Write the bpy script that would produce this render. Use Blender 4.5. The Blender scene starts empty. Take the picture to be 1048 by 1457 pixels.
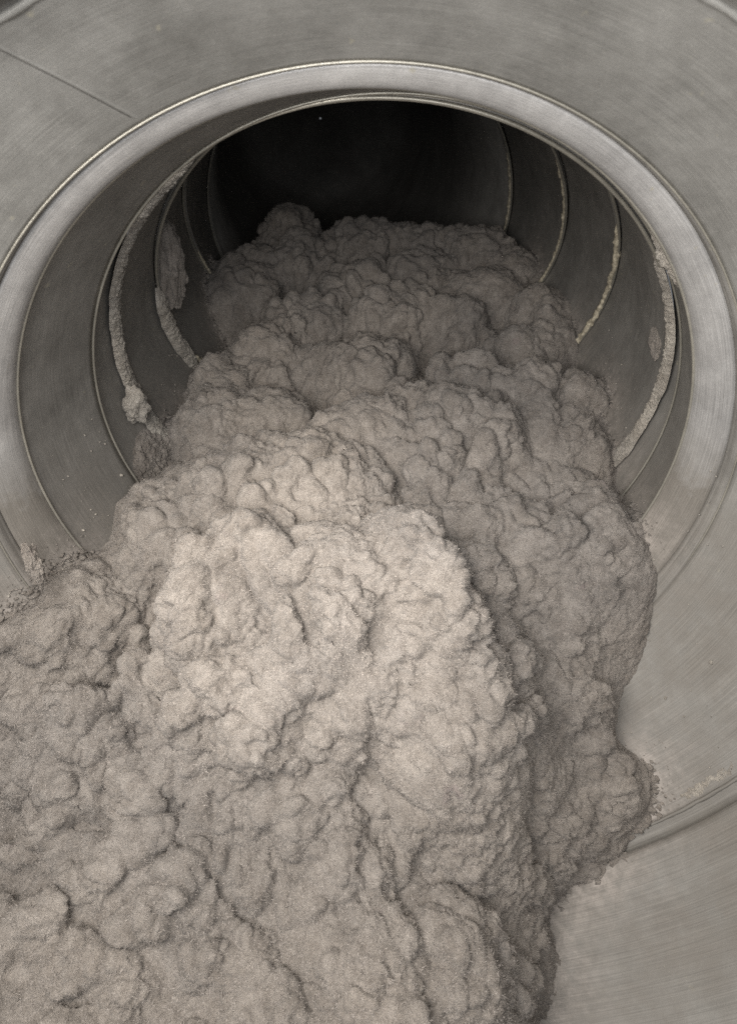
import bpy, math, random
import numpy as np
from mathutils import Vector
from mathutils.bvhtree import BVHTree
rng = np.random.default_rng(7)
random.seed(7)
scene = bpy.context.scene
C = scene.collection
S = 0.4                                   # metres per duct radius unit

# ---------------------------------------------------------------- camera
TH = math.radians(34.5)
cam_d = bpy.data.cameras.new('camera')
cam = bpy.data.objects.new('camera', cam_d); C.objects.link(cam)
cam.location = (0, 0, 0)
cam.rotation_euler = (math.pi/2 - TH, 0, 0)
cam_d.sensor_fit = 'VERTICAL'; cam_d.sensor_height = 24.0
cam_d.lens = 24.0*800/1457
cam_d.clip_start = 0.01; cam_d.clip_end = 100
cam_d.dof.use_dof = True
cam_d.dof.focus_distance = 2.0*S
cam_d.dof.aperture_fstop = 4.5
scene.camera = cam

# ---------------------------------------------------------------- world + lamps
w = bpy.data.worlds.new('World'); scene.world = w; w.use_nodes = True
bg = w.node_tree.nodes['Background']
bg.inputs[0].default_value = (0.90, 0.94, 1.0, 1); bg.inputs[1].default_value = 0.16

def area(name, loc, target, size, power, col):
    l = bpy.data.lights.new(name, 'AREA'); l.shape = 'DISK'; l.size = size*S; l.energy = power; l.color = col
    o = bpy.data.objects.new(name, l); C.objects.link(o)
    o.location = [c*S for c in loc]
    o.rotation_euler = (Vector(target)-Vector(loc)).to_track_quat('-Z', 'Y').to_euler()
    return o
sl = bpy.data.lights.new('flash', 'SPOT'); sl.energy = 24; sl.color = (1.0, .93, .84); sl.spot_size = math.radians(46); sl.spot_blend = 1.0; sl.shadow_soft_size = .06
so = bpy.data.objects.new('flash', sl); C.objects.link(so); so.location = (-.25*S, .0, .12*S)
so.rotation_euler = (Vector((-.16, 1.30, -1.10))-Vector((-.25, 0, .12))).to_track_quat('-Z', 'Y').to_euler()
area('hatch_daylight', (-0.72, 0.22, 0.28), (0.05, 1.35, -1.15), 1.5, 16.0, (1.0, 0.965, 0.92))
area('hatch_fill', (0.1, -0.4, 0.1), (0.0, 1.5, -0.6), 1.0, 5.5, (0.97, 0.98, 1.0))

scene.view_settings.view_transform = 'Standard'
scene.view_settings.look = 'None'
scene.view_settings.exposure = 0.0
scene.view_settings.gamma = 1.0
scene.cycles.use_denoising = False

# ---------------------------------------------------------------- helpers
def mesh_obj(name, verts, faces, mat, parent=None, smooth=True):
    me = bpy.data.meshes.new(name)
    verts = np.asarray(verts, np.float32); faces = np.asarray(faces, np.int32)
    me.vertices.add(len(verts)); me.vertices.foreach_set('co', (verts*S).ravel())
    k = faces.shape[1]
    me.loops.add(faces.size); me.loops.foreach_set('vertex_index', faces.ravel())
    me.polygons.add(len(faces)); me.polygons.foreach_set('loop_start', np.arange(0, faces.size, k, dtype=np.int32))
    me.polygons.foreach_set('use_smooth', np.full(len(faces), smooth))
    me.update(calc_edges=True)
    me.materials.append(mat)
    o = bpy.data.objects.new(name, me); C.objects.link(o)
    if parent is not None: o.parent = parent
    return o

def thing(name, label, cat, group=None):
    o = bpy.data.objects.new(name, None); C.objects.link(o); o.empty_display_size = 0.05
    o['label'] = label; o['category'] = cat
    if group: o['group'] = group
    return o

def tag(o, label, cat, group=None):
    o['label'] = label; o['category'] = cat
    if group: o['group'] = group
    return o

def fade(t): return t*t*t*(t*(t*6-15)+10)
def hash3(ix, iy, iz, seed):
    h = (ix.astype(np.uint32)*np.uint32(374761393) + iy.astype(np.uint32)*np.uint32(668265263)
         + iz.astype(np.uint32)*np.uint32(2147483647) + np.uint32(seed)*np.uint32(1274126177))
    h = (h ^ (h >> np.uint32(13)))*np.uint32(1274126177)
    h = (h ^ (h >> np.uint32(16)))*np.uint32(2246822519)
    return h ^ (h >> np.uint32(15))
def vnoise(P, seed=0):
    """value noise, -1..1"""
    I = np.floor(P).astype(np.int64); f = fade((P-I).astype(np.float32))
    out = 0
    for dx in (0, 1):
        for dy in (0, 1):
            for dz in (0, 1):
                h = hash3(I[:, 0]+dx, I[:, 1]+dy, I[:, 2]+dz, seed).astype(np.float32)/4294967295.
                wgt = (f[:, 0] if dx else 1-f[:, 0])*(f[:, 1] if dy else 1-f[:, 1])*(f[:, 2] if dz else 1-f[:, 2])
                out = out+h*wgt
    return out*2-1
def fbm(P, seed=0, octv=4, gain=.5):
    s = 0; a = 1.; n = 0
    for k in range(octv):
        s = s+a*vnoise(P*(2.03**k)+k*7.3, seed+k); n += a; a *= gain
    return s/n
def worley(P, seed=0):
    """nearest and second nearest feature distance"""
    I = np.floor(P).astype(np.int64); best = np.full(len(P), 9., np.float32); sec = best.copy()
    F = (P-I).astype(np.float32)
    for dx in (-1, 0, 1):
        for dy in (-1, 0, 1):
            for dz in (-1, 0, 1):
                h = hash3(I[:, 0]+dx, I[:, 1]+dy, I[:, 2]+dz, seed)
                a = (h & np.uint32(1023)).astype(np.float32)/1023
                b = ((h >> np.uint32(10)) & np.uint32(1023)).astype(np.float32)/1023
                c = ((h >> np.uint32(20)) & np.uint32(1023)).astype(np.float32)/1023
                d = (dx+a-F[:, 0])**2+(dy+b-F[:, 1])**2+(dz+c-F[:, 2])**2
                sec = np.minimum(sec, np.maximum(best, d))
                best = np.minimum(best, d)
    return np.sqrt(best), np.sqrt(sec)
def billow(P, cell, seed, pw=.2, ex=.5):
    q = P/cell
    wv = np.stack([fbm(q*.9, seed+31, 2), fbm(q*.9+9.1, seed+41, 2), fbm(q*.9+17.7, seed+51, 2)], 1)*(.7 if cell > .1 else .45)
    d, d2 = worley((q+wv).astype(np.float32), seed)
    pil = 1-(1-np.clip((d2-d)/.55, 0, 1))**2.2
    return (1-pw)*np.clip(1-(d/1.05)**2, 0, 1)**ex+pw*pil

def grid_faces(ny, nx, wrap=False):
    i = np.arange(ny*nx, dtype=np.int32).reshape(ny, nx)
    if wrap: i = np.concatenate([i, i[:, :1]], 1)
    return np.stack([i[:-1, :-1], i[:-1, 1:], i[1:, 1:], i[1:, :-1]], -1).reshape(-1, 4)
def grid_normals(V, ny, nx, sm=0):
    G = V.reshape(ny, nx, 3)
    a = np.gradient(G, axis=0); b = np.gradient(G, axis=1)
    n = np.cross(b, a); n /= np.linalg.norm(n, axis=2, keepdims=True)+1e-9
    if sm:
        for ax in (0, 1):
            p = np.pad(n, [(sm, sm) if q == ax else (0, 0) for q in range(3)], mode='edge')
            n = sum(np.take(p, range(k, k+n.shape[ax]), ax) for k in range(2*sm+1))
        n /= np.linalg.norm(n, axis=2, keepdims=True)+1e-9
    return n.reshape(-1, 3)

# ---------------------------------------------------------------- materials
def new_mat(name):
    m = bpy.data.materials.new(name); m.use_nodes = True
    nt = m.node_tree; b = nt.nodes['Principled BSDF']
    return m, nt, b
def node(nt, t, **k):
    n = nt.nodes.new(t)
    for a, v in k.items(): setattr(n, a, v)
    return n
def noise(nt, vec, scale, detail=4, rough=.55):
    n = node(nt, 'ShaderNodeTexNoise'); n.inputs['Scale'].default_value = scale
    n.inputs['Detail'].default_value = detail; n.inputs['Roughness'].default_value = rough
    nt.links.new(vec, n.inputs['Vector']); return n.outputs['Fac']
def ramp(nt, fac, stops):
    r = node(nt, 'ShaderNodeValToRGB'); e = r.color_ramp.elements
    while len(e) < len(stops): e.new(0.5)
    for s, (p, c) in zip(e, stops):
        s.position = p; s.color = (*c, 1) if len(c) == 3 else c
    nt.links.new(fac, r.inputs['Fac']); return r.outputs['Color']
def mixc(nt, fac, a, b, mode='MIX'):
    m = node(nt, 'ShaderNodeMix', data_type='RGBA', blend_type=mode)
    for sock, v in ((m.inputs[0], fac), (m.inputs[6], a), (m.inputs[7], b)):
        if hasattr(v, 'default_value') or hasattr(v, 'is_linked'): nt.links.new(v, sock)
        else: sock.default_value = v if not isinstance(v, tuple) else (*v, 1)
    return m.outputs[2]
def bump(nt, h, strength, dist, prev=None):
    b = node(nt, 'ShaderNodeBump'); b.inputs['Strength'].default_value = strength; b.inputs['Distance'].default_value = dist
    nt.links.new(h, b.inputs['Height'])
    if prev is not None: nt.links.new(prev, b.inputs['Normal'])
    return b.outputs['Normal']

def metal(name, c0, c1, metallic, rough, dust=.5, streak=1.0, zr=(-.74, -1.12)):
    """dull sheet metal: mottled zinc, hair-line scratches round the duct, settled dust"""
    m, nt, b = new_mat(name)
    tc = node(nt, 'ShaderNodeTexCoord').outputs['Object']
    uv = node(nt, 'ShaderNodeUVMap').outputs['UV']
    mp = node(nt, 'ShaderNodeMapping'); mp.inputs['Scale'].default_value = (5, 260, 1); nt.links.new(uv, mp.inputs['Vector'])
    mott = noise(nt, tc, 9, 8, .68)
    mott2 = noise(nt, tc, 45, 5, .7)
    stre = noise(nt, mp.outputs[0], 1.0, 4, .6)
    base = ramp(nt, mott, [(.32, c0), (.68, c1)])
    base = mixc(nt, .5, base, ramp(nt, mott2, [(.3, (.62,)*3), (.7, (1.0,)*3)]), 'MULTIPLY')
    strk = (nt, .55*streak, ramp(nt, stre, [(.3, (.5,)*3), (.72, (1.15,)*3)]))
    grain = noise(nt, tc, 700, 3, .7)
    base = mixc(nt, .35, base, ramp(nt, grain, [(.3, (.6,)*3), (.7, (1.15,)*3)]), 'MULTIPLY')
    # small pale specks of stuck fluff
    sp = ramp(nt, noise(nt, tc, 70, 2, .5), [(.70, (0,)*3), (.76, (1,)*3)])
    base = mixc(nt, mixc(nt, .5, sp, (0, 0, 0)), base, (.42, .39, .30))
    # settled dust: more on upward-facing metal low in the duct, broken up by noise
    geo = node(nt, 'ShaderNodeNewGeometry')
    sx = node(nt, 'ShaderNodeSeparateXYZ'); nt.links.new(geo.outputs['Normal'], sx.inputs[0])
    add = node(nt, 'ShaderNodeMath', operation='ABSOLUTE'); nt.links.new(sx.outputs['Z'], add.inputs[0])
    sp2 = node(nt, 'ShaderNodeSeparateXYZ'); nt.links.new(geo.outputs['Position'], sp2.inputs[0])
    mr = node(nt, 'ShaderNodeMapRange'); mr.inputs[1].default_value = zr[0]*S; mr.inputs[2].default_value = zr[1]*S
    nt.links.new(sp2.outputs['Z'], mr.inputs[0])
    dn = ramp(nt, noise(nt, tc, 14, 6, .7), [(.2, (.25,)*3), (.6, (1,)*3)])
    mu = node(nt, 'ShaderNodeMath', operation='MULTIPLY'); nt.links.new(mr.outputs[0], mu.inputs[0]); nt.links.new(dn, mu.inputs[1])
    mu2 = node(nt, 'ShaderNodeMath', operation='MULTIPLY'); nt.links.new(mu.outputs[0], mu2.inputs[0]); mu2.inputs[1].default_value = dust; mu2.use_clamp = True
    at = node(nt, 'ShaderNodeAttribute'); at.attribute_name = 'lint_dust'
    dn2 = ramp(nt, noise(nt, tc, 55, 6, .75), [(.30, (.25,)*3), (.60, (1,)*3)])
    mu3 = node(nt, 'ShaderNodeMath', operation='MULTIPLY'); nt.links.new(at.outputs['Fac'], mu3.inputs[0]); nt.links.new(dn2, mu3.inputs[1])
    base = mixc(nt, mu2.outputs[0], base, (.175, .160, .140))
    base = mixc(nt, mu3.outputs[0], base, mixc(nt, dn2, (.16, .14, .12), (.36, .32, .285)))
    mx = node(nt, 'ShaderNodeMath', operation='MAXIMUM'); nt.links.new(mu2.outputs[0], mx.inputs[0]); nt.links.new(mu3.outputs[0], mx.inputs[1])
    mu2 = mx
    base = mixc(nt, min(1, strk[1]), base, strk[2], 'MULTIPLY')
    nt.links.new(base, b.inputs['Base Color'])
    inv = node(nt, 'ShaderNodeMath', operation='MULTIPLY_ADD'); nt.links.new(mu2.outputs[0], inv.inputs[0])
    inv.inputs[1].default_value = -metallic; inv.inputs[2].default_value = metallic
    nt.links.new(inv.outputs[0], b.inputs['Metallic'])
    rr = node(nt, 'ShaderNodeMapRange'); rr.inputs[3].default_value = rough-.08; rr.inputs[4].default_value = rough+.12
    nt.links.new(mott2, rr.inputs[0]); nt.links.new(rr.outputs[0], b.inputs['Roughness'])
    n1 = bump(nt, mott, .25, .004)
    n2 = bump(nt, stre, .22*streak, .0006, n1)
    n3 = bump(nt, grain, .35, .0004, n2)
    nt.links.new(n3, b.inputs['Normal'])
    return m

M_wall = metal('dull_galvanised_sheet', (.225, .218, .20), (.385, .375, .35), .3, .6, 1.0)
M_roll = metal('highlit_roll_metal', (.42, .408, .395), (.59, .575, .555), .45, .42, 1.6, 1.3, (-.70, -1.0))  # paler base than the wall: the roll's highlight put into its colour
M_duct = metal('duct_interior_metal', (.205, .195, .178), (.33, .315, .29), .3, .55, .8)
M_rim = metal('rubbed_edge_metal', (.36, .34, .29), (.52, .49, .42), .6, .4, .4)

def bead_mat():
    m, nt, b = new_mat('ochre_sealant')
    tc = node(nt, 'ShaderNodeTexCoord').outputs['Object']
    n = noise(nt, tc, 120, 4, .7)
    nt.links.new(ramp(nt, n, [(.35, (.22, .19, .14)), (.65, (.56, .50, .38))]), b.inputs['Base Color'])
    b.inputs['Roughness'].default_value = .6
    nt.links.new(bump(nt, n, .7, .002), b.inputs['Normal'])
    return m
M_bead = bead_mat()

def lint_mat(name, dark, light, clump=0.0):
    m, nt, b = new_mat(name)
    tc = node(nt, 'ShaderNodeTexCoord').outputs['Object']
    n1 = noise(nt, tc, 7, 5, .6); n2 = noise(nt, tc, 60, 6, .7); n3 = noise(nt, tc, 420, 5, .8)
    c = ramp(nt, n1, [(.34, dark), (.66, light)])
    c = mixc(nt, .6, c, ramp(nt, noise(nt, tc, 3.2, 3, .6), [(.35, (.74, .75, .77)), (.62, (1.12, 1.09, 1.04))]), 'MULTIPLY')
    c = mixc(nt, .5, c, ramp(nt, noise(nt, tc, 26, 4, .7), [(.38, (.66, .63, .60)), (.55, (1.04, 1.04, 1.04))]), 'MULTIPLY')  # here and below: dark pits, occlusion-like shade put into the colour
    c = mixc(nt, .7, c, ramp(nt, n2, [(.30, (.60, .575, .55)), (.62, (1.15, 1.15, 1.15))]), 'MULTIPLY')
    c = mixc(nt, .45, c, ramp(nt, n3, [(.3, (.55, .54, .53)), (.7, (1.3, 1.3, 1.3))]), 'MULTIPLY')
    red = ramp(nt, noise(nt, tc, 22, 3, .6), [(.69, (0,)*3), (.76, (1,)*3)])
    c = mixc(nt, mixc(nt, .75, red, (0, 0, 0)), c, (.30, .22, .22))
    nt.links.new(c, b.inputs['Base Color'])
    b.inputs['Roughness'].default_value = 1.0
    b.inputs['Specular IOR Level'].default_value = .05
    b.inputs['Sheen Weight'].default_value = .2
    b.inputs['Sheen Roughness'].default_value = .6
    nn = bump(nt, n2, .9, .006)
    n5 = noise(nt, tc, 170, 5, .75)
    nn = bump(nt, n5, .9, .005, nn)
    nn = bump(nt, n3, 1.0, .0025, nn)
    nt.links.new(nn, b.inputs['Normal'])
    return m
M_lint = lint_mat('grey_lint', (.24, .214, .19), (.34, .305, .272))
M_crust = lint_mat('granular_lint_crust', (.34, .315, .28), (.52, .48, .42))
m, nt, b = new_mat('lint_fibre')
tc = node(nt, 'ShaderNodeTexCoord').outputs['Object']
nt.links.new(ramp(nt, noise(nt, tc, 300, 2), [(.35, (.21, .186, .165)), (.65, (.38, .34, .305))]), b.inputs['Base Color'])
b.inputs['Roughness'].default_value = 1; b.inputs['Specular IOR Level'].default_value = 0
M_fibre = m

# ---------------------------------------------------------------- duct rings (centre, yaw, tilt, radius)
class Ring:
    def __init__(s, c, yaw, tilt, R):
        s.c = np.array(c, float); s.yaw = yaw; s.tilt = tilt; s.R = R
        n = np.array([math.sin(yaw)*math.cos(tilt), math.cos(yaw)*math.cos(tilt), math.sin(tilt)])
        u = np.cross(n, [0, 0, 1]); u /= np.linalg.norm(u)
        s.n, s.u, s.v = n, u, np.cross(u, n)
    def pts(s, t, dr=0., dn=0.):
        t = np.asarray(t)
        r = (s.R+dr)
        r = r[..., None] if np.ndim(r) else r
        dn = dn[..., None] if np.ndim(dn) else dn
        return s.c + r*(np.cos(t)[..., None]*s.u+np.sin(t)[..., None]*s.v) + dn*s.n
def lerp_ring(a, b, f, R=None):
    l = lambda x, y: x+(y-x)*f
    return Ring(l(a.c, b.c), l(a.yaw, b.yaw), l(a.tilt, b.tilt), l(a.R, b.R) if R is None else R)

E_ = Ring((0, 1.03, -1.11), .006, -.022, 1.346)
SEAM = Ring((.008, 1.375, -.985), -.07, .04, 1.085)
LIP = Ring((-.011, 1.53, -.925), -.06, .12, 1.0)
AP = Ring((.053, 1.842, -.918), .018, .18, 1.0)
A = Ring((.061, 2.058, -.869), .10, .36, 1.0)
B = Ring((.082, 2.675, -.704), -.044, .56, 1.0)
D3 = Ring((.027, 3.376, -.54), .06, .62, 1.0)
D4 = Ring((-.047, 4.243, -.53), -.064, .35, 1.0)
D5 = Ring((-.25, 5.6, -.35), -.1, .2, 1.0)
D6 = Ring((-.5, 7.4, .0), -.1, .15, 1.0)
D7 = Ring((-.56, 7.9, .07), -.1, .15, .8)
D8 = Ring((-.56, 8.0, .07), -.1, .15, .01)
NEAR = Ring((0, .35, -1.12), 0, 0, 1.36)
NEAR2 = Ring((0, -.9, -1.12), 0, 0, 1.37)
NT = 360
TT = np.linspace(0, 2*np.pi, NT, endpoint=False)

def loft(name, rings, mat, parent, thick=.008, keep=None, label=None, nt_=NT):
    t = np.linspace(0, 2*np.pi, nt_, endpoint=False)
    V = np.concatenate([r.pts(t) for r in rings]); ny = len(rings)
    F = grid_faces(ny, nt_, True)
    if keep is not None:
        cen = V[F].mean(1); F = F[keep(cen)]
    o = mesh_obj(name, V, F, mat, parent)
    me = o.data
    uvl = me.uv_layers.new(name='UVMap')
    vi = np.empty(len(me.loops), np.int32); me.loops.foreach_get('vertex_index', vi)
    ii, jj = vi//nt_, vi % nt_
    cum = np.concatenate([[0], np.cumsum([np.linalg.norm(b_.c-a_.c)+abs(b_.R-a_.R) for a_, b_ in zip(rings[:-1], rings[1:])])])
    uv = np.stack([jj/nt_*6.28, cum[ii]+float(rings[0].c[1])], 1).astype(np.float32)
    uvl.data.foreach_set('uv', uv.ravel())
    if thick:
        md = o.modifiers.new('sheet', 'SOLIDIFY'); md.thickness = thick*S; md.offset = -1 if name != 'x' else 1
    if label: o['label'] = label
    return o
class Mix:
    """ring whose section changes from a (upper half) to b (low in the duct, where dust has filled it in)"""
    def __init__(s, a, b): s.a, s.b, s.c, s.R = a, b, a.c, a.R
    def pts(s, t, dr=0., dn=0.):
        k = np.clip((np.sin(t)+.62)/.55, 0, 1); k = (k*k*(3-2*k))[:, None]
        return s.a.pts(t)*k+s.b.pts(t)*(1-k)
def steps(a, b, n): return [lerp_ring(a, b, k/n) for k in range(n+1)]

# ---- the duct
duct = thing('ventilation_duct', 'dull grey round sheet metal duct elbow half filled with lint', 'duct')
# flared wall between the near joint and the bright roll; slight dents
wall_o = loft('flared_wall', steps(E_, SEAM, 30), M_wall, duct, label='smooth grey flared wall around the bright rolled rim')
# rolled collar
prof = []; flat = []
N = 22
for k in range(N+1):
    f = k/N
    if f < .10: R = 1.085-.10*f*1.0
    elif f < .26: R = 1.075-.006*(f-.1)
    else:
        g = (f-.26)/.74
        R = 1.074-.076*math.sin(g*math.pi/2)**.8 
    prof.append(lerp_ring(SEAM, LIP, f, R)); flat.append(lerp_ring(SEAM, LIP, f, 1.085-.087*f**1.3))
prof = [Mix(a_, b_) for a_, b_ in zip(prof, flat)]
loft('rim_shoulder', prof[:7], M_duct, duct, label='narrow dull shoulder outside the bright rim')
loft('rolled_rim', prof[6:], M_roll, duct, label='bright metal roll around the opening')
# crisp rubbed edge of the lip and outer seam line
def torus(name, ring, r0, rt, mat, parent, a0=0, a1=360, dn=0, seg=None, jit=0., seed=0, taper=False, label=None, sq=1.0):
    full = (a1-a0) >= 360
    n = seg or max(24, int((a1-a0)*1.1))
    t = np.radians(np.linspace(a0, a1, n, endpoint=not full)); m_ = 10
    p = np.linspace(0, 2*np.pi, m_, endpoint=False)
    Tm, Pm = np.meshgrid(t, p, indexing='ij')
    rr = np.full_like(Tm, rt)
    if jit:
        q = np.stack([np.cos(Tm)*40, np.sin(Tm)*40, Pm*1.2], -1).reshape(-1, 3)
        rr = rr*(1+jit*fbm(q, seed, 3).reshape(Tm.shape))
    if taper and not full:
        e = np.clip(np.minimum(Tm-t[0], t[-1]-Tm)/np.radians(5), 0.08, 1); rr = rr*np.sqrt(e)
    V = ring.pts(Tm, dr=(r0-ring.R)-rr*np.cos(Pm)*sq, dn=dn+rr*np.sin(Pm)).reshape(-1, 3)
    i = np.arange(n*m_).reshape(n, m_)
    if full: i = np.concatenate([i, i[:1]], 0)
    i = np.concatenate([i, i[:, :1]], 1)
    F = np.stack([i[:-1, :-1], i[:-1, 1:], i[1:, 1:], i[1:, :-1]], -1).reshape(-1, 4)
    o = mesh_obj(name, V, F, mat, parent)
    if label: o['label'] = label
    return o
torus('lip_edge', LIP, .997, .0042, M_rim, duct)
torus('outer_seam', SEAM, 1.084, .0026, M_rim, duct, -12, 194, taper=True, seg=500)
# collar behind the lip (a little wider than the lip, so the lip casts a shadow line)
LIPb = Ring(LIP.c, LIP.yaw, LIP.tilt, 1.012)
loft('collar', steps(LIPb, AP, 14), M_duct, duct, thick=.006, label='short collar wall behind the rolled rim')
torus('collar_edge', AP, .998, .004, M_rim, duct)
APb = Ring(AP.c, AP.yaw, AP.tilt, 1.03)
def gore(a, b, n=20):
    return loft('duct_section', steps(a, b, n), M_duct, duct, thick=.006)
gore(APb, Ring(A.c, A.yaw, A.tilt, 1.01), 4)
gore(Ring(A.c, A.yaw, A.tilt, 1.0), Ring(B.c, B.yaw, B.tilt, 1.008))
gore(B, Ring(D3.c, D3.yaw, D3.tilt, 1.008))
gore(D3, Ring(D4.c, D4.yaw, D4.tilt, 1.008))
loft('duct_section', [D4, D5, D6, D7, D8], M_duct, duct, thick=.006)
# raised joint ribs between the sections
for rg, w_ in ((A, .010), (B, .011), (D3, .012), (D4, .012)):
    torus('joint_rib', rg, .998, w_, M_duct, duct, sq=.9)
    torus('joint_rib', rg, .998, w_*.45, M_rim, duct, dn=-.028, sq=1.2)
# ochre sealant squeezed out along the joints
for rg, a0, a1, dn, r_ in ((A, 196, 226, -.018, .006), (A, 200, 229, .016, .0045), (A, 318, 334, -.015, .008),
                           (B, 193, 222, -.016, .009), (B, 200, 220, .02, .005), (B, 320, 388, -.02, .009), (B, 325, 342, -.065, .006),
                           (D3, 182, 222, -.014, .006), (D3, 322, 392, -.018, .007), (D4, 325, 385, -.012, .008)):
    torus('sealant_bead', rg, .992, r_*1.3, M_bead, duct, a0, a1, dn, seg=int((a1-a0)*4), jit=1.1, seed=int(a0), taper=True)
# near joint: dark groove, then the next section up to the inspection opening
E2 = Ring(E_.c-np.array([0, .035, 0]), E_.yaw, E_.tilt, E_.R+.03)
loft('joint_groove', [E_, Ring(E_.c-np.array([0, .006, 0]), E_.yaw, E_.tilt, E_.R+.02), Ring(E_.c-np.array([0, .05, 0]), E_.yaw, E_.tilt, E_.R+.02),
                      Ring(E_.c-np.array([0, .055, 0]), E_.yaw, E_.tilt, E_.R+.004)], M_duct, duct, thick=.004)
torus('joint_rib', E_, E_.R-.002, .006, M_wall, duct, jit=.5, seed=3, seg=700)
E3 = Ring(E_.c-np.array([0, .055, 0]), E_.yaw, E_.tilt, E_.R+.004)
# the top of this section is the open hatch the camera looks through
loft('near_section', steps(E3, NEAR, 30)+steps(NEAR, NEAR2, 4)[1:], M_wall, duct,
     keep=lambda c: ~((c[:, 1] < .84) & (c[:, 2] > -.25) & (c[:, 0] < .5)), label='nearest duct section with the open access hatch')
# straight lap seam in the flared wall, top left
CXP, CYP, FP = 524., 728.5, 800.
fwv = np.array([0, math.cos(TH), -math.sin(TH)]); upv = np.array([0, math.sin(TH), math.cos(TH)]); rtv = np.array([1., 0, 0])
def ray(u, v): return fwv+rtv*(u-CXP)/FP-upv*(v-CYP)/FP
def bvh_of(o):
    me = o.data
    vs = np.empty(len(me.vertices)*3, np.float32); me.vertices.foreach_get('co', vs)
    return BVHTree.FromPolygons((vs.reshape(-1, 3)/S).tolist(), [tuple(p.vertices) for p in me.polygons])
WALL_T = bvh_of(wall_o)
def on_wall(u, v):
    """point where a sight line meets the flared wall, and its inward direction"""
    d = ray(u, v); hit = WALL_T.ray_cast(Vector((0, 0, 0)), Vector(d).normalized())
    if hit[0] is None: return d*1.6, SEAM.c
    p = np.array(hit[0]); nn = np.array(hit[1])
    if nn @ d > 0: nn = -nn
    return p, p+nn
ps = []
for f in np.linspace(0, 1, 30):
    u, v = -40+(188+40)*f, 50+(167-50)*f-2*math.sin(f*3.)
    p, c = on_wall(u, v); ps.append((p, c-p))
Vv = []; 
for p, n in ps:
    n = n/np.linalg.norm(n); a = np.cross(n, ps[-1][0]-ps[0][0]); a /= np.linalg.norm(a)
    for (s_, h_) in ((-.030, -.002), (-.010, .0012), (.0, .0016), (.0010, -.004)): Vv.append(p+a*s_+n*h_)
mesh_obj('lap_seam', Vv, grid_faces(len(ps), 4), M_wall, duct)['label'] = 'straight lap seam running up to the rim at top left'
def dark_line():
    m, nt, b = new_mat('seam_gap_dirt'); b.inputs['Base Color'].default_value = (.03, .028, .025, 1); b.inputs['Roughness'].default_value = .9; return m
M_gap = dark_line()
Vv = []
for p, n in ps:
    n = n/np.linalg.norm(n); a = np.cross(n, ps[-1][0]-ps[0][0]); a /= np.linalg.norm(a)
    for (s_, h_) in ((.0006, .0009), (.0048, .0009)): Vv.append(p+a*s_+n*h_)
mesh_obj('seam_gap', Vv, grid_faces(len(ps), 2), M_gap, duct)

# ---------------------------------------------------------------- lint pile
XC = np.array([-1.3, -.8, -.4, 0, .4, .8, 1.3])
YC = np.array([-.8, .4, .8, 1.2, 1.6, 2.0, 2.5, 3.0, 3.5, 4.0, 4.5, 5.0])
ZC = np.array([
 [-1.80,-1.78,-1.78,-1.90,-2.35,-2.6,-2.7],
 [-1.75,-1.72,-1.74,-1.85,-2.30,-2.6,-2.7],
 [-1.65,-1.62,-1.62,-1.72,-2.02,-2.4,-2.6],
 [-1.42,-1.50,-1.55,-1.45,-1.70,-1.85,-1.78],
 [-1.30,-1.40,-1.55,-1.62,-1.56,-1.36,-1.22],
 [-1.22,-1.28,-1.30,-1.35,-1.36,-1.25,-1.1],
 [-1.35,-1.22,-1.16,-1.15,-1.16,-1.14,-1.2],
 [-1.3,-1.17,-1.08,-1.02,-1.02,-1.05,-1.1],
 [-1.2,-1.04,-.95,-.90,-.90,-.93,-1.0],
 [-1.0,-.90,-.82,-.76,-.76,-.82,-.9],
 [-.8,-.72,-.65,-.60,-.62,-.75,-.85],
 [-.9,-.9,-.9,-.9,-.9,-.9,-.9]])
def catmull(xs, vals, q, axis):
    vals = np.moveaxis(vals, axis, 0)
    k = np.clip(np.searchsorted(xs, q)-1, 0, len(xs)-2)
    f = np.clip((q-xs[k])/(xs[k+1]-xs[k]), 0, 1); f = f*f*(3-2*f)*.6+f*.4
    out = vals[k]*(1-f).reshape(-1, *([1]*(vals.ndim-1)))+vals[k+1]*f.reshape(-1, *([1]*(vals.ndim-1)))
    return np.moveaxis(out, 0, axis)
# lumps: crest seen at (u, v) of the photograph, at distance y; radii x, y, z; label
def up_(u, v, y):
    d = ray(u, v); return d*(y/d[1])
LUMPS = []
def lump(u, v, y, rx, ry, rz, label=None):
    p = up_(u, v, y); LUMPS.append((p[0], p[1], p[2]-rz, rx, ry, rz, label))
# front heap crest, pale
lump(290, 775, 1.32, .20, .20, .24, 'palest warm heap at the front, left shoulder')
lump(360, 757, 1.34, .16, .18, .26)
lump(455, 785, 1.28, .20, .22, .2)
lump(560, 745, 1.34, .17, .18, .28, 'pale peak of the front heap')
lump(600, 790, 1.28, .15, .22, .26)
lump(330, 880, 1.20, .26, .24, .22)
lump(400, 900, 1.17, .26, .26, .22)
lump(530, 880, 1.20, .24, .26, .24)
lump(640, 880, 1.20, .17, .22, .26)
lump(630, 950, 1.08, .22, .22, .26)
lump(720, 900, 1.25, .20, .2, .28)
lump(785, 935, 1.28, .12, .14, .24)
lump(750, 1000, 1.20, .24, .22, .3)
lump(855, 1065, 1.16, .12, .13, .22)
lump(690, 1100, 1.12, .20, .18, .3)
lump(610, 1090, 1.02, .18, .18, .24)
lump(560, 960, 1.10, .18, .2, .22)
lump(430, 1020, 1.03, .24, .24, .22)
lump(250, 990, 1.06, .22, .2, .2)
lump(120, 1100, 0.92, .24, .2, .2)
lump(60, 980, 1.08, .22, .2, .2, 'grey heap at the left edge')
lump(100, 870, 1.22, .28, .2, .2, 'grey mound against the left wall')
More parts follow.
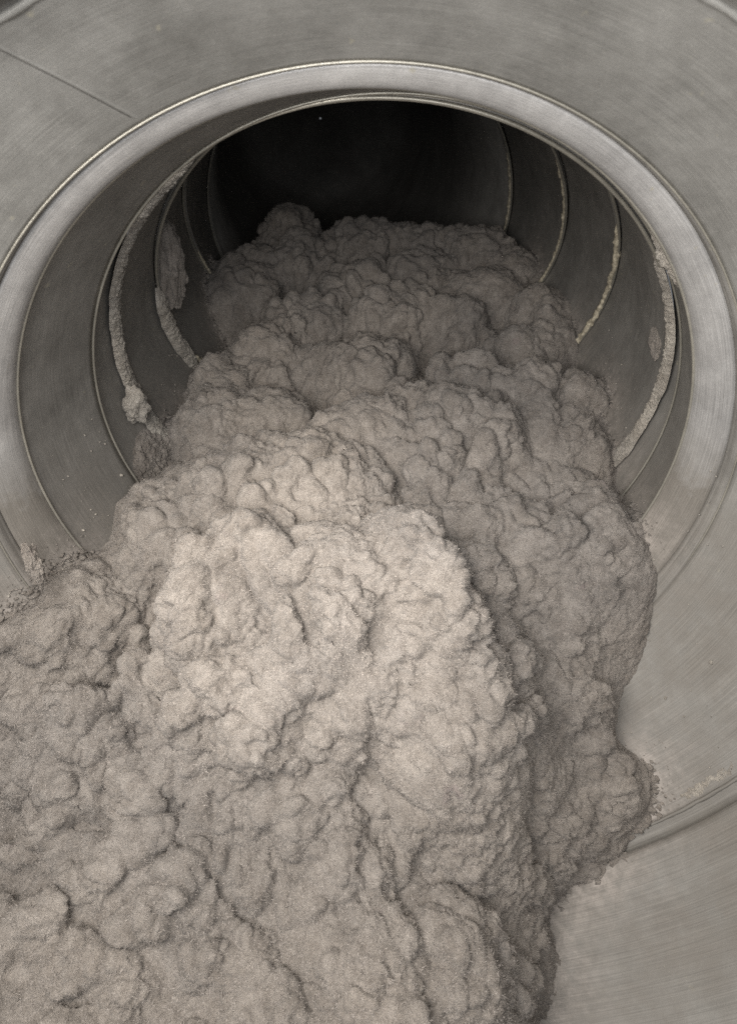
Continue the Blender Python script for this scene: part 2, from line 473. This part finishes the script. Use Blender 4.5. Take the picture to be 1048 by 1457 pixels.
lump(75, 800, 1.40, .15, .18, .2)
lump(30, 880, 1.20, .22, .2, .2)
lump(140, 770, 1.55, .22, .2, .2)
lump(330, 1160, 0.82, .18, .22, .2)
lump(140, 1200, 0.76, .22, .2, .2)
lump(480, 1200, 0.76, .2, .2, .2)
lump(630, 1230, 0.92, .2, .2, .24)
lump(300, 1400, 0.47, .3, .2, .2)
lump(560, 1390, 0.48, .24, .2, .2)
lump(700, 868, 1.34, .15, .16, .26)
lump(838, 955, 1.27, .10, .11, .18, 'rounded grey lobe at the right foot of the front heap')
lump(885, 1058, 1.18, .12, .11, .18)
lump(800, 1085, 1.12, .12, .11, .18)
lump(745, 1140, 1.04, .12, .11, .18)
# second heap
lump(230, 690, 1.72, .2, .2, .2)
lump(290, 655, 1.85, .22, .24, .22)
lump(350, 628, 1.88, .2, .24, .24, 'grey heap behind the pale front heap')
lump(425, 625, 1.85, .18, .22, .24)
lump(490, 655, 1.80, .17, .22, .22)
lump(410, 690, 1.66, .22, .2, .2)
lump(500, 715, 1.60, .16, .18, .2)
lump(250, 740, 1.55, .18, .18, .18)
# right middle
lump(640, 765, 1.55, .16, .18, .22)
lump(690, 760, 1.58, .13, .16, .2)
lump(775, 745, 1.60, .18, .18, .22, 'rounded grey lump on the right flank')
lump(730, 715, 1.72, .2, .2, .2)
lump(620, 690, 1.80, .2, .2, .2)
lump(720, 640, 2.05, .22, .2, .2)
lump(790, 670, 1.95, .2, .2, .2)
lump(850, 705, 1.74, .15, .2, .2)
lump(885, 715, 1.68, .12, .14, .12)
lump(902, 768, 1.59, .10, .12, .10)
lump(868, 785, 1.55, .11, .14, .2)
lump(805, 805, 1.52, .14, .16, .2)
# third heap, arched
lump(500, 580, 2.15, .22, .2, .2)
lump(560, 560, 2.25, .24, .22, .22, 'broad domed heap in the middle of the duct')
lump(640, 548, 2.25, .24, .22, .24)
lump(690, 570, 2.15, .16, .2, .22)
lump(590, 620, 2.0, .2, .2, .18)
lump(740, 520, 2.45, .18, .2, .2)
lump(765, 560, 2.3, .14, .2, .18)
lump(840, 520, 2.42, .2, .22, .22, 'lump pressed against the right wall')
lump(845, 590, 2.15, .16, .18, .2)
lump(800, 600, 2.15, .16, .18, .2)
lump(670, 515, 2.5, .16, .16, .16)
# fourth
lump(370, 480, 2.75, .26, .22, .2)
lump(490, 480, 2.72, .24, .2, .2, 'rolled lump with a curled top in the middle distance')
lump(545, 490, 2.7, .18, .2, .18)
lump(320, 560, 2.3, .3, .2, .14)
lump(300, 515, 2.55, .2, .2, .14)
# rear
lump(570, 415, 3.1, .26, .24, .22)
lump(640, 430, 3.05, .22, .24, .22)
lump(740, 465, 2.85, .22, .22, .2)
lump(800, 400, 3.2, .26, .24, .2)
lump(790, 440, 2.95, .22, .22, .2)
lump(440, 420, 3.15, .24, .22, .18)
lump(690, 380, 3.4, .24, .22, .2)
lump(500, 375, 3.5, .3, .26, .2)
lump(410, 330, 3.9, .3, .3, .22)
lump(425, 296, 4.15, .2, .25, .2, 'highest lump at the dark far end')
lump(530, 312, 4.0, .26, .26, .22)
lump(600, 320, 3.95, .28, .26, .22)
lump(680, 325, 3.85, .26, .26, .22)
lump(735, 350, 3.65, .2, .24, .2)
lump(330, 370, 3.6, .2, .3, .1)
lump(600, 365, 3.55, .26, .24, .18)

nx = 640
xs = np.linspace(-1.32, 1.34, nx)
ys = [-.5]
while ys[-1] < 4.75: ys.append(ys[-1]+ (.0042+max(0, ys[-1]-.8)*.0014))
ys = np.array(ys); ny = len(ys)
tab = catmull(YC, catmull(XC, ZC, xs, 1), ys, 0)
X, Y = np.meshgrid(xs, ys)
P0 = np.stack([X.ravel(), Y.ravel(), np.zeros(X.size)], 1)
wx = (fbm(P0*3.2, 5, 3)*.13).reshape(X.shape); wy = (fbm(P0*3.2+50, 6, 3)*.13).reshape(X.shape)
Z = tab + .05*fbm(P0*2.5, 11, 3).reshape(X.shape)
own = np.full(X.shape, -1)
for i, (lx, ly, lz, rx, ry, rz, lb) in enumerate(LUMPS):
    q = ((X+wx-lx)/(rx*1.08))**2+((Y+wy-ly)/(ry*1.08))**2
    h = np.where(q < 1, lz+rz*np.clip(1-q, 0, 1)**.6, lz-(np.sqrt(np.maximum(q, 1))-1)*.5*(rx+ry)*3.2)
    mk = h > Z
    # soft max
    kk = .035
    d = h-Z
    sm = np.maximum(h, Z)+np.clip(kk-np.abs(d), 0, None)**2/(4*kk)
    own[mk] = i
    Z = sm
def box(a, k, ax):
    for _ in range(2):
        pad = [(0, 0), (0, 0)]; pad[ax] = (k, k)
        c = np.cumsum(np.pad(a, pad, mode='edge'), ax)
        a = (np.take(c, range(2*k, c.shape[ax]), ax)-np.concatenate([np.zeros_like(np.take(c, [0], ax)), np.take(c, range(0, c.shape[ax]-2*k-1), ax)], ax))/(2*k+1)
    return a
# thin the pile out towards the wall
chain = [NEAR2, NEAR, E_, SEAM, LIP, AP, A, B, D3, D4, D5]
yw = np.array([q_.c[1]+.4*math.tan(q_.tilt) for q_ in chain])
ci = lambda f: np.interp(Y, yw, [f(q_) for q_ in chain])
def wall_gap(X, Y, Z):
    cx_ = np.interp(Y, yw, [q_.c[0] for q_ in chain]); cz_ = np.interp(Y, yw, [q_.c[2] for q_ in chain]); R_ = np.interp(Y, yw, [q_.R for q_ in chain])
    return R_-np.sqrt((X-cx_)**2+(Z-cz_)**2)
g_ = wall_gap(X, Y, Z)
Z = Z-np.clip(.16-g_, 0, .3)*.4
# clefts and valleys between the heaps
def cleft(pts, width, depth):
    global Z
    best = np.full(X.shape, 9.); 
    P_ = []
    for (u, v, y) in pts: p = up_(u, v, y); P_.append((p[0], y))
    for (x0, y0), (x1, y1) in zip(P_[:-1], P_[1:]):
        tt_ = np.clip(((X+wx*.4-x0)*(x1-x0)+(Y+wy*.4-y0)*(y1-y0))/((x1-x0)**2+(y1-y0)**2), 0, 1)
        best = np.minimum(best, np.hypot(X+wx*.4-x0-tt_*(x1-x0), Y+wy*.4-y0-tt_*(y1-y0)))
    Z = Z-depth*np.exp(-(best/width)**2)
Z = box(box(Z, 4, 0), 4, 1)
cleft([(235, 800, 1.42), (205, 870, 1.27), (140, 950, 1.14)], .075, .24)
cleft([(195, 1060, .98), (235, 1130, .88), (270, 1210, .76)], .03, .13)
cleft([(430, 900, 1.2), (445, 980, 1.1)], .03, .10)
cleft([(530, 1080, .96), (520, 1180, .82)], .03, .09)
cleft([(640, 850, 1.40), (700, 950, 1.2)], .05, .13)
cleft([(780, 1000, 1.2), (700, 1060, 1.1)], .04, .12)
cleft([(0, 970, 1.06), (130, 960, 1.12)], .04, .12)
# spread the grid evenly over steep flanks: re-space columns, then rows, by arc length
wy_ = box(np.sqrt(1+np.minimum(np.gradient(Z, axis=0)/np.gradient(ys)[:, None], 6)**2), 9, 1)*np.gradient(ys)[:, None]
cy_ = np.cumsum(wy_, 0); cy_ = (cy_-cy_[0])/(cy_[-1]-cy_[0]); base_ = np.cumsum(np.gradient(ys)/(1)); 
u_ = np.linspace(0, 1, ny)
dens = np.interp(ys, ys, np.gradient(ys)); tgt = np.cumsum(dens/ dens**0); tgt = (tgt-tgt[0])/(tgt[-1]-tgt[0])
for j in range(nx):
    Y[:, j] = np.interp(tgt, cy_[:, j], ys)
    Z[:, j] = np.interp(Y[:, j], ys, Z[:, j]); 
    own[:, j] = own[np.clip(np.searchsorted(ys, Y[:, j]), 0, ny-1), j]
gx = xs[1]-xs[0]
wx_ = box(np.sqrt(1+np.minimum(np.abs(np.gradient(Z, axis=1)/gx), 6)**2), 9, 0)
cx_ = np.cumsum(wx_, 1); cx_ = (cx_-cx_[:, :1])/(cx_[:, -1:]-cx_[:, :1]); uu = np.linspace(0, 1, nx)
for i in range(ny):
    X[i] = np.interp(uu, cx_[i], xs); Y[i] = np.interp(X[i], xs, Y[i]); Z[i] = np.interp(X[i], xs, Z[i])
    own[i] = own[i, np.clip(np.searchsorted(xs, X[i]), 0, nx-1)]
V = np.stack([X.ravel(), Y.ravel(), Z.ravel()], 1).astype(np.float32)
AMPV = np.clip(wall_gap(V[:, 0], V[:, 1], V[:, 2])/.18, .35, 1)
for cell, amp, seed, pw, ex in ((.32, .17, 1, .2, .5), (.155, .13, 2, .14, .6), (.080, .072, 3, .04, .65), (.042, .030, 4, 0, .9), (.022, .014, 5, 0, 1.)):
    n = grid_normals(V, ny, nx, 3)
    if cell > .1:     # keep the big normals calm
        n = n+np.array([0, 0, .5]); n /= np.linalg.norm(n, axis=1, keepdims=True)
    bl = billow(V, cell, seed, pw, ex)
    mod = np.clip(.62+1.25*vnoise(V/cell*.45, seed+77), .04, 1.3)*AMPV
    V = V+n*((bl-.72)*amp*mod)[:, None]
    if cell > .2:
        G = V.reshape(ny, nx, 3); V = np.stack([box(box(G[..., q], 2, 0), 2, 1) for q in range(3)], -1).reshape(-1, 3).astype(np.float32)
n = grid_normals(V, ny, nx)
V = V+n*AMPV[:, None]*(.020*fbm(V/.13, 91, 3, .5)[:, None])
n = grid_normals(V, ny, nx)
V = V+n*(.010*fbm(V/.035, 90, 4, .75)+.004*np.abs(fbm(V/.014, 95, 3, .7)))[:, None]
# relax the few places where the surface folded through itself
for it in range(14):
    n1 = grid_normals(V, ny, nx); n2 = grid_normals(V, ny, nx, 5)
    m_ = np.clip((.45-(n1*n2).sum(1))/.45, 0, 1).reshape(ny, nx)
    if it == 0: mk = np.clip(box(m_, 3, 0)*6, 0, 1); mk = np.clip(box(mk, 3, 1)*6, 0, 1)
    m2 = np.clip(box(box(m_, 2, 0), 2, 1)*4, 0, 1)[..., None]
    G = V.reshape(ny, nx, 3); Bx = np.stack([box(box(G[..., q], 2, 0), 2, 1) for q in range(3)], -1)
    V = (G*(1-m2)+Bx*m2).reshape(-1, 3).astype(np.float32)
n = grid_normals(V, ny, nx)

# containment: drop what lies outside the duct
chain = [NEAR2, NEAR, E_, SEAM, LIP, AP, A, B, D3, D4, D5]
def inside(P, m=.03):
    ycs = np.array([r.c[1] for r in chain]); Rs = np.array([r.R for r in chain])
    cx_ = np.interp(P[:, 1], ycs, [r.c[0] for r in chain]); cz_ = np.interp(P[:, 1], ycs, [r.c[2] for r in chain])
    R_ = np.interp(P[:, 1], ycs, Rs)
    # tilted rings: the lower wall lies further along
    return (P[:, 0]-cx_)**2+(P[:, 2]-cz_)**2 < (R_+m)**2
tilt_pad = np.interp(V[:, 1], [r.c[1] for r in chain], [.0, 0, .03, .05, .1, .3, .35, .5, .5, .5, .5])
F = grid_faces(ny, nx)
keepv = inside(V, .03+tilt_pad)
F = F[keepv[F].any(1)]
pile = thing('lint_pile', 'huge billowing heap of grey matted lint filling the duct floor', 'lint pile')
fo = own.ravel()[F[:, 0]]
def sub_obj(name, V, F, mat, parent):
    ids, inv = np.unique(F, return_inverse=True)
    return mesh_obj(name, V[ids], inv.reshape(F.shape), mat, parent)
full = mesh_obj('tmp', V, F, M_lint)
vn = np.empty(len(V)*3, np.float32); full.data.vertices.foreach_get('normal', vn) if False else None
bpy.data.objects.remove(full)
# one part per lump; the rest is the bed
for i in range(-1, len(LUMPS)):
    f_ = F[fo == i]
    if len(f_) < 40: continue
    o = sub_obj('lint_bed' if i < 0 else 'lint_lump', V, f_, M_lint, pile)
    if i >= 0 and LUMPS[i][6]: o['label'] = LUMPS[i][6]

# fuzz: short loose fibres standing off the surface
vid = np.unique(F)
vid = vid[inside(V[vid], -.01)]
NF = 1000000
yy = V[vid, 1]
wgt = 1/(1.6+np.maximum(yy, 0))**1.2; wgt /= wgt.sum()
pick = rng.choice(vid, NF, p=wgt)
base = V[pick]+rng.normal(0, .003, (NF, 3))
nn_ = n[pick]
tan = rng.normal(0, 1, (NF, 3)); tan -= (tan*nn_).sum(1)[:, None]*nn_; tan /= np.linalg.norm(tan, axis=1)[:, None]
L = (.004+.009*rng.random(NF)**2)[:, None]; W = rng.uniform(.0004, .0008, NF)[:, None]
side = np.cross(nn_, tan)
lift = (rng.uniform(.0, .6, NF)*(.4+.8*rng.random(NF)**3))[:, None]
tip = base+tan*L*.8+nn_*L*lift
b0 = base-nn_*.003
FV = np.stack([b0-side*W, b0+side*W, tip], 1).reshape(-1, 3)
FT = np.arange(NF*3).reshape(-1, 3)
o = mesh_obj('loose_fibres', FV, FT, M_fibre, pile); o['kind'] = 'stuff'

# ---------------------------------------------------------------- lint stuck to the metal
def crust(name, rg, a0, a1, width, height, label, seed, R=None, dn0=0., rag=.35, cell=.03, shear=0., prof=None, cat='lint strip', group=None, mat=None):
    """a granular strip of lint on the wall of ring rg"""
    nt_ = int((a1-a0)*6); nw = max(14, int(width/.0035))
    t = np.radians(np.linspace(a0, a1, nt_)); s = np.linspace(-1, 1, nw)
    Tm, Sm = np.meshgrid(t, s, indexing='ij')
    q = np.stack([np.cos(Tm)*9, np.sin(Tm)*9, np.zeros_like(Tm)+seed], -1).reshape(-1, 3)
    wv = 1+rag*fbm(q*1.6, seed, 3).reshape(Tm.shape)
    e = np.clip(np.minimum(Tm-t[0], t[-1]-Tm)/np.radians(6), .05, 1)**.5
    if prof is not None: wv = wv*np.interp(np.degrees(Tm), *prof)
    half = width/2*wv*e
    off = rag*width*.35*fbm(q*1.1+33, seed+3, 3).reshape(Tm.shape)
    hgt = height*np.clip(1-Sm**2, 0, 1)**.5*e
    dnn = dn0+off+Sm*half
    Rr = rg.R if R is None else R
    P = rg.pts(Tm, dr=(Rr-rg.R)-hgt+.004, dn=dnn).reshape(-1, 3)
    V = P.astype(np.float32)
    for c_, a_, sd in ((cell, .3*cell, seed), (cell*.45, .25*cell, seed+1)):
        nn = -grid_normals(V, nt_, nw)
        cdir = rg.c-V; sg = np.sign((nn*cdir).sum(1)); nn *= sg[:, None]
        edge = (np.clip(1-Sm**2, 0, 1)**.3*e).reshape(-1)
        V = V+nn*((billow(V, c_, sd)-.5)*a_*edge)[:, None]
    V = V+nn*(.008*fbm(V/.011, seed+5, 3, .7)*edge)[:, None]
    o = mesh_obj(name, V, grid_faces(nt_, nw), mat or M_crust)
    tag(o, label, cat, group)
    return o
crust('lint_strip', A, 118, 208, .08, .018, 'rough granular strip of lint along the left inner joint ring', 21, dn0=-.03, cell=.022, rag=.4)
crust('lint_strip', A, -42, 40, .065, .016, 'thinner granular strip of lint along the right inner joint ring', 22, dn0=-.01, cell=.022)
crust('lint_patch', Ring(A.c, A.yaw, A.tilt, 1.02), 187, 244, .40, .032, 'flat felt of grey lint lining the lower left wall behind the collar', 23, mat=M_lint, dn0=-.15, cell=.07, rag=.3, cat='lint patch')
crust('lint_patch', B, 168, 200, .10, .03, 'faint dusty lint smear on the left wall by the second ring', 24, dn0=-.05, cell=.04, cat='lint patch')

def clump(name, pos, r, sc, label, seed, cat='lint clump', mat=None):
    bm = 60; th = np.linspace(0, np.pi, bm); ph = np.linspace(0, 2*np.pi, bm*2, endpoint=False)
    Th, Ph = np.meshgrid(th, ph, indexing='ij')
    D = np.stack([np.sin(Th)*np.cos(Ph), np.sin(Th)*np.sin(Ph), np.cos(Th)], -1).reshape(-1, 3)
    V = D*r
    for c_, a_, sd in ((r*.9, r*.5, seed), (r*.35, r*.16, seed+1), (r*.15, r*.06, seed+2)):
        V = V+D*((billow(V+seed, c_, sd)-.6)*a_)[:, None]
    V = V*(1+.55*fbm(D*1.3+seed, seed+9, 3))[:, None]
    V = V*np.array(sc)+np.array(pos)
    V = V+D*(.006*fbm(V/.012, seed, 4, .7))[:, None]
    o = mesh_obj(name, V, grid_faces(bm, bm*2, True)[:, ::-1], mat or M_lint)
    return tag(o, label, cat)
def wallpos(rg, deg, dr=0, dn=0): return rg.pts(np.radians(deg), dr, dn)
crust('lint_strip', E_, -74, -20, .045, .026, 'crumbly pale strip of lint along the near joint at bottom right', 26, dn0=.045, cell=.02, rag=1.1)
clump('lint_clump', wallpos(B, 166, -.03, .10), .09, (.55, .8, 1.5), 'long hanging lint clump on the left wall near the dark end', 31)
clump('lint_clump', wallpos(B, 172, -.03, .08), .085, (.6, .8, 1.1), 'rounded lint knob hanging under the long left wall clump', 34)
clump('lint_clump', wallpos(A, 181, -.02, -.10), .055, (.7, .7, 1.1), 'small lint knot clinging to the outside of the left strip', 32, mat=M_crust)
crust('lint_tuft', LIPb, 34, 46, .07, .025, 'torn lint tuft tucked under the right of the bright rim', 33, dn0=.05, cell=.03, rag=.6, cat='lint tuft')
clump('lint_clump', wallpos(A, 12, -.0, .14), .045, (.35, 1., 1.1), 'small round fluff spot on the right wall beside the strip', 35)
p, c = on_wall(40, 806)
clump('lint_wisp', p+(c-p)*.02, .034, (.5, .6, 1.6), 'thin peaked wisp of lint on the left wall above the pile', 36, 'lint wisp')

# dust film and loose tufts on the metal along the foot of the pile
from mathutils.kdtree import KDTree
walls = [o for o in duct.children if o.name.split('.')[0] in ('flared_wall', 'near_section', 'rolled_rim', 'rim_shoulder', 'collar', 'duct_section')]
allV = []; allF = []; off_ = 0
for o in walls:
    me = o.data; v = np.empty(len(me.vertices)*3, np.float32); me.vertices.foreach_get('co', v); v = v.reshape(-1, 3)/S
    allV.append(v); allF += [tuple(k+off_ for k in p.vertices) for p in me.polygons]; off_ += len(v)
WT = BVHTree.FromPolygons(np.concatenate(allV).tolist(), allF)
cand = vid[(V[vid, 1] > .3) & (V[vid, 1] < 4.2)][::5]
cand = cand[np.abs(wall_gap(V[cand, 0], V[cand, 1], V[cand, 2])) < .14]
con = []
for k in cand:
    p = Vector(V[k]); h = WT.find_nearest(p, .02)
    if h[0] is not None: con.append(tuple(h[0]))
kd = KDTree(len(con))
for i, c in enumerate(con): kd.insert(c, i)
kd.balance()
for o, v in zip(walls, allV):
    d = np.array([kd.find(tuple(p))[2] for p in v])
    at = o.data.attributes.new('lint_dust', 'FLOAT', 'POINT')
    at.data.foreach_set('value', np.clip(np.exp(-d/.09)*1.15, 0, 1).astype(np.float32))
r2 = random.Random(11)
th_ = np.linspace(0, np.pi, 5); ph_ = np.linspace(0, 2*np.pi, 7, endpoint=False)
Tq, Pq = np.meshgrid(th_, ph_, indexing='ij')
UD = np.stack([np.sin(Tq)*np.cos(Pq), np.sin(Tq)*np.sin(Pq), np.cos(Tq)], -1).reshape(-1, 3); UF = grid_faces(5, 7, True)[:, ::-1]
TV = []; TF = []
for k in range(9500):
    c = con[r2.randrange(len(con))]; d = r2.expovariate(1/.045)
    q = Vector(c)+Vector((r2.gauss(0, 1), r2.gauss(0, 1), r2.gauss(0, 1))).normalized()*d
    h = WT.find_nearest(q)
    if h[0] is None or h[0][2] > -.5: continue
    sz = (.004+.018*r2.random()**3)*math.exp(-d/.06)+.0015
    w3 = UD*np.array([r2.uniform(.7, 1.4), r2.uniform(.7, 1.4), r2.uniform(.4, .8)])
    w3 = w3*(1+.9*fbm(UD*2.3+k, 3, 2))[:, None]
    TF.append(UF+35*len(TV)); TV.append(w3*sz+np.array(h[0]))
o = mesh_obj('loose_tufts', np.concatenate(TV), np.concatenate(TF), M_lint, pile); o['kind'] = 'stuff'

# crumbs of lint scattered over the lower walls
ico = np.array([[0, 0, 1], [.89, 0, .45], [.28, .85, .45], [-.72, .53, .45], [-.72, -.53, .45], [.28, -.85, .45],
                [.72, .53, -.45], [-.28, .85, -.45], [-.89, 0, -.45], [-.28, -.85, -.45], [.72, -.53, -.45], [0, 0, -1]])
icf = np.array([[0,1,2],[0,2,3],[0,3,4],[0,4,5],[0,5,1],[1,6,2],[2,7,3],[3,8,4],[4,9,5],[5,10,1],[1,10,6],[2,6,7],[3,7,8],[4,8,9],[5,9,10],[6,11,7],[7,11,8],[8,11,9],[9,11,10],[10,11,6]])
CV = []; CF = []
rr_ = random.Random(5)
spans = [(NEAR, E3, -85, 20), (NEAR, E3, 160, 200), (E_, SEAM, -75, 20), (E_, SEAM, 165, 215), (SEAM, LIP, -50, 10), (LIPb, AP, 175, 220), (A, B, -50, 0), (A, B, 185, 225)]
for a_, b_, t0, t1 in spans:
    for k in range(170):
        f = rr_.random(); rg = lerp_ring(a_, b_, f); t = t0+(t1-t0)*rr_.random()
        if abs((t+90) % 360) > 70 and rr_.random() < .5: continue
        c = rg.pts(np.radians(t), -.002); sz = .0022*math.exp(rr_.gauss(0, .55))
        j = np.array([[rr_.uniform(.6, 1.3) for _ in range(3)] for _ in ico])
        CF.append(icf+12*len(CV)); CV.append(c+ico*j*sz)
o = mesh_obj('lint_crumbs', np.concatenate(CV), np.concatenate(CF), M_crust); o['kind'] = 'stuff'
tag(o, 'tiny pale lint crumbs scattered over the dusty lower duct walls', 'lint crumbs')
